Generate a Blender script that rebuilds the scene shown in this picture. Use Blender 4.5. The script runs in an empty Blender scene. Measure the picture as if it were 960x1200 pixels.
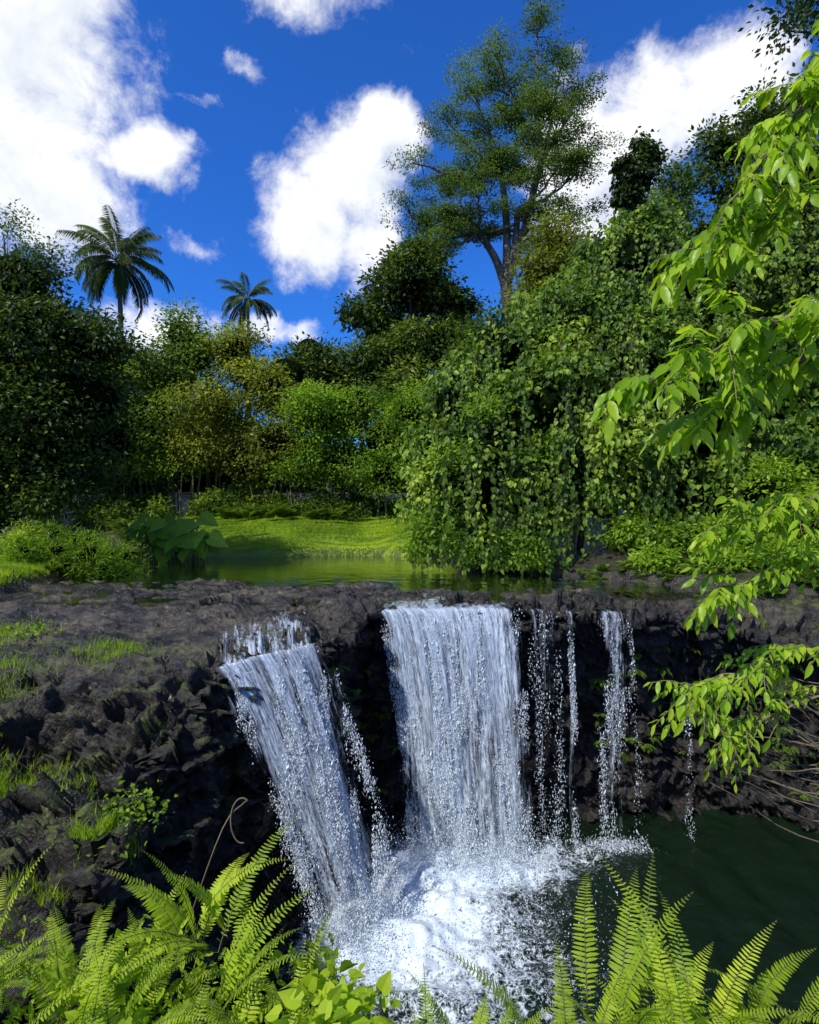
import bpy, math, numpy as np
rng=np.random.default_rng(11)
R=rng.random
# ------------------------------------------------------------------ noise
def hsh(ix,iy,iz,seed=0):
    h=(ix*374761393+iy*668265263+iz*1442695041+seed*974634777)&0xffffffff
    h=((h^(h>>13))*1274126177)&0xffffffff
    h=h^(h>>16)
    return (h&0xffffff)/float(0xffffff)
def vnoise(p,seed=0):
    i=np.floor(p).astype(np.int64); f=p-i; f=f*f*f*(f*(f*6-15)+10)
    r=0
    for a in (0,1):
        wa=f[:,0] if a else 1-f[:,0]
        for b in (0,1):
            wb=f[:,1] if b else 1-f[:,1]
            for c in (0,1):
                wc=f[:,2] if c else 1-f[:,2]
                r=r+wa*wb*wc*hsh(i[:,0]+a,i[:,1]+b,i[:,2]+c,seed)
    return r*2-1
def fbm(p,o=4,seed=0,g=0.5):
    r=0;a=1.0;s=0
    for k in range(o):
        r=r+a*vnoise(p*(2.03**k)+17.3*k,seed+k); s+=a; a*=g
    return r/s*1.5
def worley(p,seed=0):
    """F1, F2, cell id and the tilt of a random facet plane in the cell"""
    i=np.floor(p).astype(np.int64); f1=np.full(len(p),9.0); f2=f1.copy(); cid=np.zeros(len(p)); dv=np.zeros((len(p),3))
    for a in (-1,0,1):
        for b in (-1,0,1):
            for c in (-1,0,1):
                q=i+np.array([a,b,c])
                o=np.stack([hsh(q[:,0],q[:,1],q[:,2],seed+k) for k in (1,2,3)],1)
                df=p-(q+o); d=np.linalg.norm(df,axis=1)
                h=hsh(q[:,0],q[:,1],q[:,2],seed+9)
                m=d<f1
                f2=np.where(m,f1,np.minimum(f2,d)); cid=np.where(m,h,cid); dv=np.where(m[:,None],df,dv); f1=np.where(m,d,f1)
    a=cid*97.3; t=np.stack([np.cos(a),np.sin(a),np.sin(a*2.7)],1)
    return f1,f2,cid,(dv*t).sum(1)
def ss(x,a,b):
    t=np.clip((x-a)/(b-a),0,1); return t*t*(3-2*t)
def nrm(v): return v/np.maximum(np.linalg.norm(v,axis=-1,keepdims=True),1e-9)
# ------------------------------------------------------------------ mesh builder
class MB:
    def __init__(s): s.V=[];s.F=[];s.n=0
    def add(s,v,f,mat=0,val=0.5,smooth=False):
        v=np.asarray(v,float); f=np.asarray(f,np.int64)
        if len(f)==0: return
        val=np.broadcast_to(np.asarray(val,float),(len(f),))
        s.V.append(v); s.F.append((f+s.n,mat,val,smooth)); s.n+=len(v)
    def build(s,name,mats,parent=None):
        V=np.concatenate(s.V); me=bpy.data.meshes.new(name)
        loops=np.concatenate([f.ravel() for f,_,_,_ in s.F])
        tot=np.concatenate([np.full(len(f),f.shape[1]) for f,_,_,_ in s.F])
        mi=np.concatenate([np.full(len(f),m) for f,m,_,_ in s.F])
        val=np.concatenate([v for _,_,v,_ in s.F])
        sm=np.concatenate([np.full(len(f),q) for f,_,_,q in s.F])
        st=np.concatenate([[0],np.cumsum(tot)[:-1]])
        me.vertices.add(len(V)); me.vertices.foreach_set('co',V.astype(np.float32).ravel())
        me.loops.add(len(loops)); me.loops.foreach_set('vertex_index',loops.astype(np.int32))
        me.polygons.add(len(tot)); me.polygons.foreach_set('loop_start',st.astype(np.int32))
        me.polygons.foreach_set('loop_total',tot.astype(np.int32))
        me.polygons.foreach_set('material_index',mi.astype(np.int32))
        me.polygons.foreach_set('use_smooth',sm.astype(bool))
        a=me.attributes.new('val','FLOAT','FACE'); a.data.foreach_set('value',val.astype(np.float32))
        for m in mats: me.materials.append(m)
        me.update(calc_edges=True); me.validate()
        o=bpy.data.objects.new(name,me); bpy.context.scene.collection.objects.link(o)
        if parent: o.parent=parent
        return o
T_SMALL=(np.array([[0,0,0],[.42,.26,.07],[1,0,-.08],[.42,-.26,.07]]),np.array([[0,1,2],[0,2,3]]))
T_THIN=(np.array([[0,0,0],[.3,.09,.03],[1,0,-.12],[.3,-.09,.03]]),np.array([[0,1,2],[0,2,3]]))
T_HEART=(np.array([[0,0,0],[-.12,.2,.06],[.1,.4,.09],[.45,.36,.06],[1,0,-.16],[.45,-.36,.06],[.1,-.4,.09],[-.12,-.2,.06],[.45,0,-.02]]),
 np.array([[0,1,8],[1,2,8],[2,3,8],[3,4,8],[4,5,8],[5,6,8],[6,7,8],[7,0,8]]))
xs=np.array([0,.12,.3,.5,.7,.86,1.0]); wd=np.array([.01,.09,.165,.18,.14,.07,.0]); zc=-.28*xs**2+.04*np.sin(xs*9)
_v=[];_f=[]
for k in range(7):
    _v+= [[xs[k],wd[k],zc[k]+wd[k]*.35],[xs[k],0,zc[k]],[xs[k],-wd[k],zc[k]+wd[k]*.35]]
for k in range(6):
    _f+= [[3*k,3*k+1,3*k+4,3*k+3],[3*k+1,3*k+2,3*k+5,3*k+4]]
T_LONG=(np.array(_v),np.array(_f))
T_PINNA=(np.array([[0,.05,0],[0,-.1,0],[.35,.1,.02],[.35,-.1,.02],[.75,.07,-.01],[.75,-.07,-.01],[1,0,-.06]]),np.array([[0,1,3],[0,3,2],[2,3,5],[2,5,4],[4,5,6]]))
def leaves(mb,P,D,N,size,tm,mat,val,wid=1.0,smooth=False):
    n=len(P)
    if n==0: return
    D=nrm(D); S=nrm(np.cross(N,D)); N2=np.cross(D,S)
    size=np.broadcast_to(size,(n,))[:,None,None]
    tv,tf=tm
    v=P[:,None,:]+size*(tv[None,:,0:1]*D[:,None,:]+tv[None,:,1:2]*wid*S[:,None,:]+tv[None,:,2:3]*N2[:,None,:])
    f=tf[None]+ (np.arange(n)*len(tv))[:,None,None]
    mb.add(v.reshape(-1,3),f.reshape(-1,tf.shape[1]),mat,np.repeat(np.broadcast_to(val,(n,)),len(tf)),smooth)
def tube(mb,pts,rad,seg=7,mat=1,val=.5):
    pts=np.asarray(pts,float); n=len(pts); rad=np.broadcast_to(rad,(n,))
    T=nrm(np.gradient(pts,axis=0)); ref=np.array([0.31,.93,.2]) if abs(T[:,2]).mean()>.6 else np.array([.1,.2,1.])
    A=nrm(np.cross(T,ref)); B=np.cross(T,A); a=np.linspace(0,2*np.pi,seg,endpoint=False)
    v=pts[:,None]+rad[:,None,None]*(np.cos(a)[None,:,None]*A[:,None]+np.sin(a)[None,:,None]*B[:,None])
    i=np.arange(n-1)[:,None]; j=np.arange(seg)[None]; j2=(j+1)%seg
    f=np.stack([i*seg+j,i*seg+j2,(i+1)*seg+j2,(i+1)*seg+j],-1).reshape(-1,4)
    mb.add(v.reshape(-1,3),f,mat,val,True)
def curve(pts,n=14,wob=0.0):
    pts=np.asarray(pts,float); k=len(pts); t=np.linspace(0,k-1,n); out=[]
    P=np.vstack([2*pts[0]-pts[1],pts,2*pts[-1]-pts[-2]])
    for tt in t:
        i=min(int(tt),k-2); u=tt-i; a,b,c,d=P[i],P[i+1],P[i+2],P[i+3]
        out.append(.5*((2*b)+(-a+c)*u+(2*a-5*b+4*c-d)*u*u+(-a+3*b-3*c+d)*u**3))
    out=np.array(out)
    if wob: out[1:-1]+=rng.normal(0,wob,(n-2,3))
    return out
def rdir(n): return nrm(rng.normal(size=(n,3)))
def sub(lumps,k=8,rs=.5,out=.72):
    o=[]
    for l in lumps:
        u=rdir(k); c=np.array(l[:3])
        for j in range(k):
            s=rng.uniform(.7,1.25); o.append((*(c+u[j]*l[3]*out*rng.uniform(.7,1.2)*np.array([1,1,.95])),l[3]*rs*s,.75))
        o.append((*c,l[3]*.55,.9))
    return o
def crown(mb,lumps,nsub,per,ls,sr,tm=T_SMALL,mat=0,v0=.5,flat=.6,shell=(.72,1.08),up=.6,hang=.3,cull=-9,minz=-.85,cs=1.0,lvar=.12):
    vols=np.array([l[3]**2 for l in lumps]); vols=vols/vols.sum()
    for l,w in zip(lumps,vols):
        c=np.array(l[:3]); r=l[3]; n=max(4,int(nsub*w))
        u=rdir(n*2); u=u[u[:,2]>minz][:n]; n=len(u)
        rr=shell[0]+(shell[1]-shell[0])*R(n)**.7
        rr=rr*(1+.22*fbm(u*2.1+c,3,5))
        q=c+u*(r*rr)[:,None]*np.array([1,1,l[4] if len(l)>4 else .9])
        keep=vnoise(q*cs/max(sr,.2)*.35,3)>cull
        q=q[keep];u=u[keep];n=len(q)
        if n==0: continue
        lv=rng.normal(0,lvar)
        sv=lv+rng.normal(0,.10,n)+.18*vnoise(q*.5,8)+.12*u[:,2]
        m=per; off=rng.normal(size=(n,m,3))*sr*np.array([1,1,flat])
        P=(q[:,None]+off).reshape(-1,3); U=np.repeat(u,m,0)
        N=nrm(U*.55+np.array([0,0,up])+rng.normal(size=P.shape)*.5)
        Dd=nrm(off.reshape(-1,3)/sr*.5+U*.35+rng.normal(size=P.shape)*.5+np.array([0,0,-hang]))
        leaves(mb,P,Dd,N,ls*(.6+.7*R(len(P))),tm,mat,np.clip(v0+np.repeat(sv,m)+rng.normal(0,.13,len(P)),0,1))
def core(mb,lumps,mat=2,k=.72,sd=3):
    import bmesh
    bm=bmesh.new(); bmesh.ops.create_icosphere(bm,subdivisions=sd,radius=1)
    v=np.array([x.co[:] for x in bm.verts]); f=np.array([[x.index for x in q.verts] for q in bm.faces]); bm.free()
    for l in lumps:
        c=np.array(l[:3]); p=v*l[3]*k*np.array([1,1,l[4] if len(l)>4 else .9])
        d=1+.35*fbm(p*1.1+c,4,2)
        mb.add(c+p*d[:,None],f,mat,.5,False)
def limbs(mb,base,top,r0,lumps,frac=1.0,mat=1):
    base=np.array(base,float); top=np.array(top,float)
    tr=curve([base,(base*2+top)/3+rng.normal(0,.12,3),(base+2*top)/3+rng.normal(0,.2,3),top],16)
    tube(mb,tr,np.linspace(r0,r0*.45,16),9,mat)
    for l in lumps:
        if R()>frac: continue
        e=np.array(l[:3]); s=tr[rng.integers(7,16)]
        if e[2]<s[2]: s=tr[6]
        m=(s+e)/2+np.array([0,0,-.1*np.linalg.norm(e-s)])+rng.normal(0,.1,3)
        c=curve([s,m,e],10,.03); tube(mb,c,np.linspace(r0*.4,r0*.1,10),6,mat)
        for k in range(4):
            d=rdir(1)[0]*l[3]*.85; d[2]=abs(d[2])
            a=c[rng.integers(4,9)]; tube(mb,curve([a,(a+e+d)/2+rng.normal(0,.05,3),e+d],6),np.linspace(r0*.12,r0*.03,6),4,mat)
def frond(mb,base,az,e0,bend,L,n,W,mat,val,tm=T_PINNA,droop=.1,fwd=.3,start=.12,rr=.006,rmat=None,wid=1.0,shape='fern',twist=0.):
    m=24; t=np.linspace(0,1,m); e=e0-bend*t**1.25
    h=np.cumsum(np.cos(e))*L/m; z=np.cumsum(np.sin(e))*L/m
    A=np.array([math.cos(az),math.sin(az),0]); S=np.array([-math.sin(az),math.cos(az),0])
    pts=np.array(base)+h[:,None]*A+z[:,None]*np.array([0,0,1])+ (twist*L*t**2)[:,None]*S
    tube(mb,pts,np.linspace(rr,rr*.25,m),4,mat if rmat is None else rmat,.6)
    ti=np.linspace(start,.985,n)
    P=np.stack([np.interp(ti,t,pts[:,k]) for k in range(3)],1); Tn=nrm(np.stack([np.interp(ti,t,np.gradient(pts[:,k])) for k in range(3)],1))
    q=(ti-start)/(1-start)
    w=W*(np.minimum(1,.35+q*2.6)*(1-q**2.2)+.05) if shape=='fern' else W*(.45+.55*np.sin(np.pi*(q*.85+.12)))
    Nn=nrm(np.cross(S,Tn)); Nn*=np.sign(Nn[:,2:3]+1e-6)
    for sg in (1,-1):
        D=S*sg+Tn*fwd+np.array([0,0,-droop])+rng.normal(0,.06,(n,3))
        leaves(mb,P,D,Nn+rng.normal(0,.12,(n,3)),w*(.9+.2*R(n)),tm,mat,np.clip(val+rng.normal(0,.07,n),0,1),wid)
# ------------------------------------------------------------------ materials
def newmat(name):
    m=bpy.data.materials.new(name); m.use_nodes=True; nt=m.node_tree; nt.nodes.clear()
    return m,nt,nt.nodes.new('ShaderNodeOutputMaterial')
def ramp(nt,stops):
    r=nt.nodes.new('ShaderNodeValToRGB'); e=r.color_ramp.elements
    while len(e)<len(stops): e.new(.5)
    for k,(p,c) in enumerate(stops): e[k].position=p; e[k].color=(c[0],c[1],c[2],1)
    return r
def mth(nt,op,a,b=None,clamp=False):
    n=nt.nodes.new('ShaderNodeMath'); n.operation=op; n.use_clamp=clamp
    for k,x in enumerate((a,b)):
        if x is None: continue
        if isinstance(x,(int,float)): n.inputs[k].default_value=x
        else: nt.links.new(x,n.inputs[k])
    return n.outputs[0]
def noise(nt,vec,scale,detail=4,rough=.55,dist=0):
    n=nt.nodes.new('ShaderNodeTexNoise'); n.inputs['Scale'].default_value=scale; n.inputs['Detail'].default_value=detail
    n.inputs['Roughness'].default_value=rough; n.inputs['Distortion'].default_value=dist
    if vec is not None: nt.links.new(vec,n.inputs['Vector'])
    return n.outputs['Fac']
def mrange(nt,x,a,b,c=0,d=1,smooth=True):
    n=nt.nodes.new('ShaderNodeMapRange'); n.interpolation_type='SMOOTHSTEP' if smooth else 'LINEAR'
    nt.links.new(x,n.inputs[0])
    for k,v in zip((1,2,3,4),(a,b,c,d)): n.inputs[k].default_value=v
    return n.outputs[0]
def mixc(nt,f,a,b):
    n=nt.nodes.new('ShaderNodeMix'); n.data_type='RGBA'
    for s,x in ((0,f),(6,a),(7,b)):
        if isinstance(x,(int,float)): n.inputs[s].default_value=x
        elif isinstance(x,tuple): n.inputs[s].default_value=(*x,1)
        else: nt.links.new(x,n.inputs[s])
    return n.outputs[2]
def attr(nt,name):
    n=nt.nodes.new('ShaderNodeAttribute'); n.attribute_name=name; return n
def bump(nt,h,st,dist,prev=None):
    b=nt.nodes.new('ShaderNodeBump'); b.inputs['Strength'].default_value=st; b.inputs['Distance'].default_value=dist
    nt.links.new(h,b.inputs['Height'])
    if prev is not None: nt.links.new(prev,b.inputs['Normal'])
    return b.outputs[0]
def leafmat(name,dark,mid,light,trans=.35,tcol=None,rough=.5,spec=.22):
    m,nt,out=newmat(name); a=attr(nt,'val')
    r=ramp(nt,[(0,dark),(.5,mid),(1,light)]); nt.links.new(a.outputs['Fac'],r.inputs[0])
    p=nt.nodes.new('ShaderNodeBsdfPrincipled'); p.inputs['Roughness'].default_value=rough; p.inputs['Specular IOR Level'].default_value=spec
    nt.links.new(r.outputs[0],p.inputs['Base Color'])
    t=nt.nodes.new('ShaderNodeBsdfTranslucent'); h=nt.nodes.new('ShaderNodeMix'); h.data_type='RGBA'; h.blend_type='MULTIPLY'; h.inputs[0].default_value=1
    nt.links.new(r.outputs[0],h.inputs[6]); h.inputs[7].default_value=(*(tcol or (1.9,1.9,.8)),1); nt.links.new(h.outputs[2],t.inputs['Color'])
    x=nt.nodes.new('ShaderNodeMixShader'); x.inputs[0].default_value=trans
    nt.links.new(p.outputs[0],x.inputs[1]); nt.links.new(t.outputs[0],x.inputs[2]); nt.links.new(x.outputs[0],out.inputs[0])
    return m
def barkmat(name,c1,c2,sc=6):
    m,nt,out=newmat(name); g=nt.nodes.new('ShaderNodeTexCoord'); mp=nt.nodes.new('ShaderNodeMapping'); mp.inputs['Scale'].default_value=(1,1,.25)
    nt.links.new(g.outputs['Object'],mp.inputs[0]); f=noise(nt,mp.outputs[0],sc,6)
    r=ramp(nt,[(.3,c1),(.7,c2)]); nt.links.new(f,r.inputs[0])
    p=nt.nodes.new('ShaderNodeBsdfPrincipled'); p.inputs['Roughness'].default_value=.85
    nt.links.new(r.outputs[0],p.inputs['Base Color']); nt.links.new(bump(nt,f,.6,.05),p.inputs['Normal']); nt.links.new(p.outputs[0],out.inputs[0]); return m
L_DARK=leafmat('leaf_dark',(.012,.026,.006),(.048,.090,.013),(.17,.23,.03),.28)
L_MID=leafmat('leaf_mid',(.018,.045,.007),(.10,.18,.018),(.31,.41,.045),.36)
L_OLIVE=leafmat('leaf_olive',(.03,.045,.007),(.15,.19,.02),(.36,.39,.05),.36)
L_BRIGHT=leafmat('leaf_bright',(.04,.09,.010),(.17,.30,.022),(.36,.48,.045),.42)
L_VINE=leafmat('leaf_vine',(.012,.038,.006),(.095,.18,.018),(.30,.41,.04),.32,None,.5,.25)
L_FEATHER=leafmat('leaf_feather',(.025,.05,.012),(.085,.15,.028),(.18,.25,.05),.38)
L_FERN=leafmat('leaf_fern',(.10,.19,.012),(.30,.43,.02),(.52,.61,.045),.45)
L_NEAR=leafmat('leaf_near',(.10,.22,.01),(.26,.44,.018),(.44,.58,.035),.5,(1.7,1.6,.5),.38,.35)
L_PALM=leafmat('leaf_palm',(.02,.04,.01),(.06,.10,.025),(.15,.19,.06),.25)
L_GRASS=leafmat('grass_blade',(.10,.19,.012),(.25,.38,.022),(.40,.50,.04),.4)
BARK=barkmat('bark_grey',(.05,.04,.03),(.17,.15,.12)); BARKD=barkmat('bark_dark',(.02,.016,.012),(.07,.055,.04))
STEM=barkmat('stem_green',(.05,.06,.02),(.14,.14,.05)); TWIG=barkmat('twig',(.08,.06,.035),(.22,.18,.11))
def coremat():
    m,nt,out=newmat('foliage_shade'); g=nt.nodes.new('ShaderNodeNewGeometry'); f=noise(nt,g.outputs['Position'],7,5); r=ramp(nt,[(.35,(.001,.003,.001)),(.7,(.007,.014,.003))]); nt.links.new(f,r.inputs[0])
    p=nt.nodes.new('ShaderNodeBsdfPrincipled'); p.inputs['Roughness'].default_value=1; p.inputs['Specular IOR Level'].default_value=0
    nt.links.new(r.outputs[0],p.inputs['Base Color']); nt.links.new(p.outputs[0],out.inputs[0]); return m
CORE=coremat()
# ------------------------------------------------------------------ terrain
C=np.array([2.,6.])
Tp=np.array([(-1.5,1.7,-2.2),(-2.3,3,-3.5),(-2.6,4.2,-3.6),(-2.8,5.4,-3.3),(-3.0,6.6,-2.75),(-2.7,7.5,-2.12),(-1.7,8.05,-1.94),(-.95,8.7,-1.82),(-.62,9.5,-1.70),(0,9.75,-1.68),(1,9.8,-1.68),(1.9,9.8,-1.69),(3,10,-1.73),(4.2,10.1,-1.80),(5.5,10.2,-1.95),(7,9.9,-2.3),(8.7,8.8,-2.6),(9.6,6,-2.6),(9,3.4,-2.4),(6.5,1.6,-2.2),(3,1.5,-2.0),(0,1.55,-1.95)])
Bp=np.array([(-1.0,2.4),(-1.6,3.6),(-1.8,5),(-1.75,7.0),(-1.3,7.8),(-.75,8.55),(-.3,9.6),(0.1,10.0),(1,10.1),(2,10.2),(3,10.5),(4.2,10.8),(5.5,10.8),(7,10.3),(8.2,9),(9.0,6),(8.3,3.9),(6,2.6),(3,2.5),(0,2.4)])
Z0=-5.5
def pint(th,pts,vals):
    a=np.arctan2(pts[:,1]-C[1],pts[:,0]-C[0])%(2*np.pi); o=np.argsort(a); a=a[o]; v=vals[o]
    a=np.concatenate([a[-1:]-2*np.pi,a,a[:1]+2*np.pi]); v=np.concatenate([v[-1:],v,v[:1]])
    r=0
    for k in np.linspace(-.03,.03,7): r=r+np.interp((th+k)%(2*np.pi),a,v)
    return r/7
rTf=lambda th: pint(th,Tp,np.hypot(Tp[:,0]-C[0],Tp[:,1]-C[1]))
zTf=lambda th: pint(th,Tp,Tp[:,2])
rBf=lambda th: pint(th,Bp,np.hypot(Bp[:,0]-C[0],Bp[:,1]-C[1]))
def river_d(x,y):
    w=.5*np.sin(y*.9+1)+.35*np.sin(x*1.3)
    xl=np.interp(y,[8,9.5,14,20,22],[-6.3,-7.0,-8.6,-10.5,-11]); xr=np.interp(y,[9,11,13,17,22],[7.8,7.4,5.4,1.2,.9])
    return xl-x+w*.3, x-xr+w*.3, y-20.6+.4*np.sin(x*.8)+.2*w
def H(x,y):
    dl,dr,db=river_d(x,y); d=np.maximum(np.maximum(dl,dr),db)
    bed=-1.608-.8*ss(y+.2*x+.5*np.sin(x*1.7),12.2,13.8)
    land=np.where(db>np.maximum(dl,dr),-1.38+.21*np.clip(db,0,7)+.07*np.clip(db-7,0,20)+.12*ss(db,1.0,1.5),np.where(dr>dl,-1.5+.22*np.clip(dr,0,22),-1.3+.07*np.clip(dl,0,30)))
    z=bed+(land-bed)*ss(d,-.1,.45)
    zf=np.interp(y,[-5,0,1.3,2.0,2.8,4.9,6.2,6.9,7.6,8.7,10.4],[-1.6,-1.6,-1.75,-2.25,-3.35,-3.5,-3.3,-2.6,-2.08,-1.86,-1.64])
    wf=ss(-y,-10.8,-9.8)*ss(-x,-.2,1.6)
    z=z+(zf-z)*wf
    wr=ss(-y,-11.6,-10.2)*ss(x,2.2,3.5); z=z+(np.minimum(z,-1.74)-z)*wr
    wn=ss(-y,-3.5,-1.2)*(1-ss(-x,-1.,1.5)); z=z+(-1.65-z)*wn
    far=np.hypot(x,y-10); z=z+ss(far,60,300)*18*(1+.5*np.sin(x*.02+1)*np.cos(y*.017))
    return z
d1=math.radians(-25); d2=math.radians(222)
th=np.concatenate([np.linspace(d1,d2,1300,endpoint=False),np.linspace(d2,d1+2*np.pi,130,endpoint=False)])
nT=len(th); rT=rTf(th);zT=zTf(th);rB=rBf(th)
rT=rT+.20*fbm(np.stack([np.cos(th)*9,np.sin(th)*9,th*0],1),4,3)
deg=np.degrees(th)
cave=.25+.75*np.exp(-((deg-128)/7)**2)+.35*np.exp(-((deg-85)/22)**2)+.25*np.exp(-((deg-55)/10)**2)-.2*ss(deg,140,160)
rows=[];kind=[]
for k in np.linspace(0,1,14,endpoint=False): rows.append((k*rB,np.full(nT,-7.0+1.0*k**3)));kind.append(0)
NW=115
for k in np.linspace(0,1,NW,endpoint=False):
    t=1-k; r=rT+(rB-rT)*t+cave*np.sin(np.pi*np.clip(t*1.08,0,1))**.8
    rows.append((r,zT+(-6.0-zT)*t));kind.append(1)
ds=[0];st=.04
for k in range(225):
    ds.append(ds[-1]+st)
    if k>115: st*=1.062
ds=np.array(ds)
for d in ds:
    r=rT+d; x=C[0]+r*np.cos(th); y=C[1]+r*np.sin(th); h=H(x,y)
    z=zT+(h-zT)*ss(d,0,1.1)
    z=z-.16*np.exp(-d/.15)
    rows.append((r,z));kind.append(2)
kind=np.array(kind); dist=np.concatenate([np.zeros(14+NW),ds])
G=np.stack([np.stack([C[0]+r*np.cos(th),C[1]+r*np.sin(th),z],1) for r,z in rows])
gu=np.gradient(G,axis=0); gv=np.roll(G,-1,1)-np.roll(G,1,1); NN=nrm(np.cross(gv,gu))
P=G.reshape(-1,3); Nf=NN.reshape(-1,3); kd=np.repeat(kind,nT); dd_=np.repeat(dist,nT)
x,y=P[:,0],P[:,1]; dl,dr,db=river_d(x,y); dmx=np.maximum(np.maximum(dl,dr),db)
lf=ss(-y,-9.2,-8.2)*ss(-x,-1.,1.2)
rock=np.where(kd<2,1,np.clip(ss(-dmx,-.9,-.1)*(1-ss(y+.25*x,15.5,17)) + lf*ss(y,2.,3.2)*ss(x,-9,-6.5),0,1))
grass=np.where(kd<2,0,np.clip(ss(db,0.1,.4)*ss(x,-9.8,-9)*(1-ss(x,.8,1.8))*(1-ss(y,32,35))+ss(dl,.1,.6)*ss(y,9.2,10)*(1-ss(y,18,21)),0,1))*(1-rock)
f1,f2,cid,tl1=worley(P*np.array([1.7,1.7,2.4])+.4*fbm(P*1.2,2,1)[:,None],4)
g1,g2,cid2,tl2=worley(P*4.6+.3*fbm(P*3,2,2)[:,None],14)
top=np.where(kd==2,ss(y,6.7,7.8)*ss(-dmx,-.8,0)*ss(dd_,.1,.7),0)
ampw=np.where(kd==1,1,np.where(kd==2,1-.66*ss(dd_,.2,1.1)*ss(y,6.8,8.0),.2))*rock
ampw=ampw*np.clip(1-np.hypot(P[:,0]-C[0],P[:,1]-C[1])/60,0,1)
lb=lf*ss(-y,-7.6,-6.6)*(kd==2)
disp=ampw*(.20*fbm(P*.9,3,21)+.28*(cid-.5)*ss(f2-f1,.0,.08)+.22*tl1-.10*(1-ss(f2-f1,0,.10))+.12*(cid2-.5)*ss(g2-g1,0,.1)+.12*tl2+.05*fbm(P*6,3,31)+.03*fbm(P*17,2,33))
disp+= (1-rock)*np.where(kd==2,.05*fbm(P*1.3,3,7),0)
h1,h2,cid3,tl3=worley(P*np.array([1.0,1.3,1.0])+.4*fbm(P*.8,2,5)[:,None],44)
disp+=lb*(.18*fbm(P*1.5,3,77)+.40*(cid3-.5)*ss(h2-h1,0,.12)+.30*tl3-.12*(1-ss(h2-h1,0,.1)))
P2=P+Nf*disp[:,None]
nr=len(rows)
i=np.arange(nr-1)[:,None]; j=np.arange(nT)[None]; j2=(j+1)%nT
F=np.stack([i*nT+j,i*nT+j2,(i+1)*nT+j2,(i+1)*nT+j],-1).reshape(-1,4)
gm,nt,out=newmat('ground_rock_and_soil')
geo=nt.nodes.new('ShaderNodeNewGeometry'); pos=geo.outputs['Position']
n1=noise(nt,pos,1.3,6,.6); n2=noise(nt,pos,9,8,.65); n3=noise(nt,pos,38,5,.6)
vor=nt.nodes.new('ShaderNodeTexVoronoi'); vor.inputs['Scale'].default_value=11; nt.links.new(pos,vor.inputs['Vector'])
rk=ramp(nt,[(.3,(.005,.005,.005)),(.5,(.014,.013,.011)),(.72,(.048,.042,.034))]); nt.links.new(n2,rk.inputs[0])
tp=ramp(nt,[(.3,(.010,.009,.007)),(.47,(.032,.028,.020)),(.58,(.085,.072,.050)),(.70,(.22,.19,.14))]); nt.links.new(mth(nt,'ADD',mth(nt,'MULTIPLY',n2,.6),mth(nt,'MULTIPLY',n1,.4)),tp.inputs[0])
rc=mixc(nt,mth(nt,'MULTIPLY',attr(nt,'top').outputs['Fac'],mrange(nt,n1,.36,.58),True),rk.outputs[0],tp.outputs[0])
sep=nt.nodes.new('ShaderNodeSeparateXYZ'); nt.links.new(geo.outputs['Normal'],sep.inputs[0])
mossf=mth(nt,'MULTIPLY',mrange(nt,sep.outputs[2],.25,.75),mth(nt,'MULTIPLY',mrange(nt,noise(nt,pos,2.6,7,.68),.47,.62),attr(nt,'moss').outputs['Fac']),True)
moss=ramp(nt,[(.3,(.025,.04,.006)),(.7,(.13,.18,.022))]); nt.links.new(n3,moss.inputs[0])
rc=mixc(nt,mossf,rc,moss.outputs[0])
soil=ramp(nt,[(.3,(.012,.012,.006)),(.7,(.05,.045,.022))]); nt.links.new(n2,soil.inputs[0])
gr=ramp(nt,[(.3,(.10,.17,.012)),(.55,(.21,.31,.02)),(.75,(.29,.37,.035))]); nt.links.new(mth(nt,'ADD',mth(nt,'MULTIPLY',n1,.5),mth(nt,'MULTIPLY',n3,.5)),gr.inputs[0])
c=mixc(nt,attr(nt,'rock').outputs['Fac'],soil.outputs[0],rc); c=mixc(nt,attr(nt,'grass').outputs['Fac'],c,gr.outputs[0])
p=nt.nodes.new('ShaderNodeBsdfPrincipled'); nt.links.new(c,p.inputs['Base Color'])
ro=mth(nt,'SUBTRACT',mrange(nt,n1,.35,.62,.24,.66,False),mth(nt,'MULTIPLY',attr(nt,'wet').outputs['Fac'],.10)); nt.links.new(ro,p.inputs['Roughness'])
b1=bump(nt,n2,.9,.08); b2=bump(nt,n3,.8,.025,b1); b3=bump(nt,vor.outputs['Distance'],.35,.03,b2); nt.links.new(b3,p.inputs['Normal'])
nt.links.new(p.outputs[0],out.inputs[0])
mb=MB(); mb.add(P2,F,0,.5,True); ground=mb.build('ground',[gm])
def vattr(o,name,v):
    a=o.data.attributes.new(name,'FLOAT','POINT'); a.data.foreach_set('value',np.asarray(v,np.float32))
vattr(ground,'rock',rock);vattr(ground,'grass',grass);vattr(ground,'top',top)
vattr(ground,'moss',np.clip(lb*1.0+.55*lf+ss(dr,-1.2,0)*(kd==2)+.5*ss(x,2.2,3.5)*(kd==1)*ss(P[:,2],-3.6,-2.6),0,1))
vattr(ground,'wet',np.clip(ss(-np.hypot(x-0,y-9),-5,-2)+(P[:,2]<-5),0,1))
tm_=th%(2*np.pi); o_=np.argsort(tm_)
def gz(px,py):
    px=np.atleast_1d(np.asarray(px,float));py=np.atleast_1d(np.asarray(py,float))
    t=np.arctan2(py-C[1],px-C[0])%(2*np.pi); r=np.hypot(px-C[0],py-C[1])
    ti=o_[np.searchsorted(tm_[o_],t)%nT]
    PZ=P2.reshape(nr,nT,3); base=14+NW
    d=r-rT[ti]; k=np.clip(np.searchsorted(ds,d),0,len(ds)-1)
    return PZ[base+k,ti,2]
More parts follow.
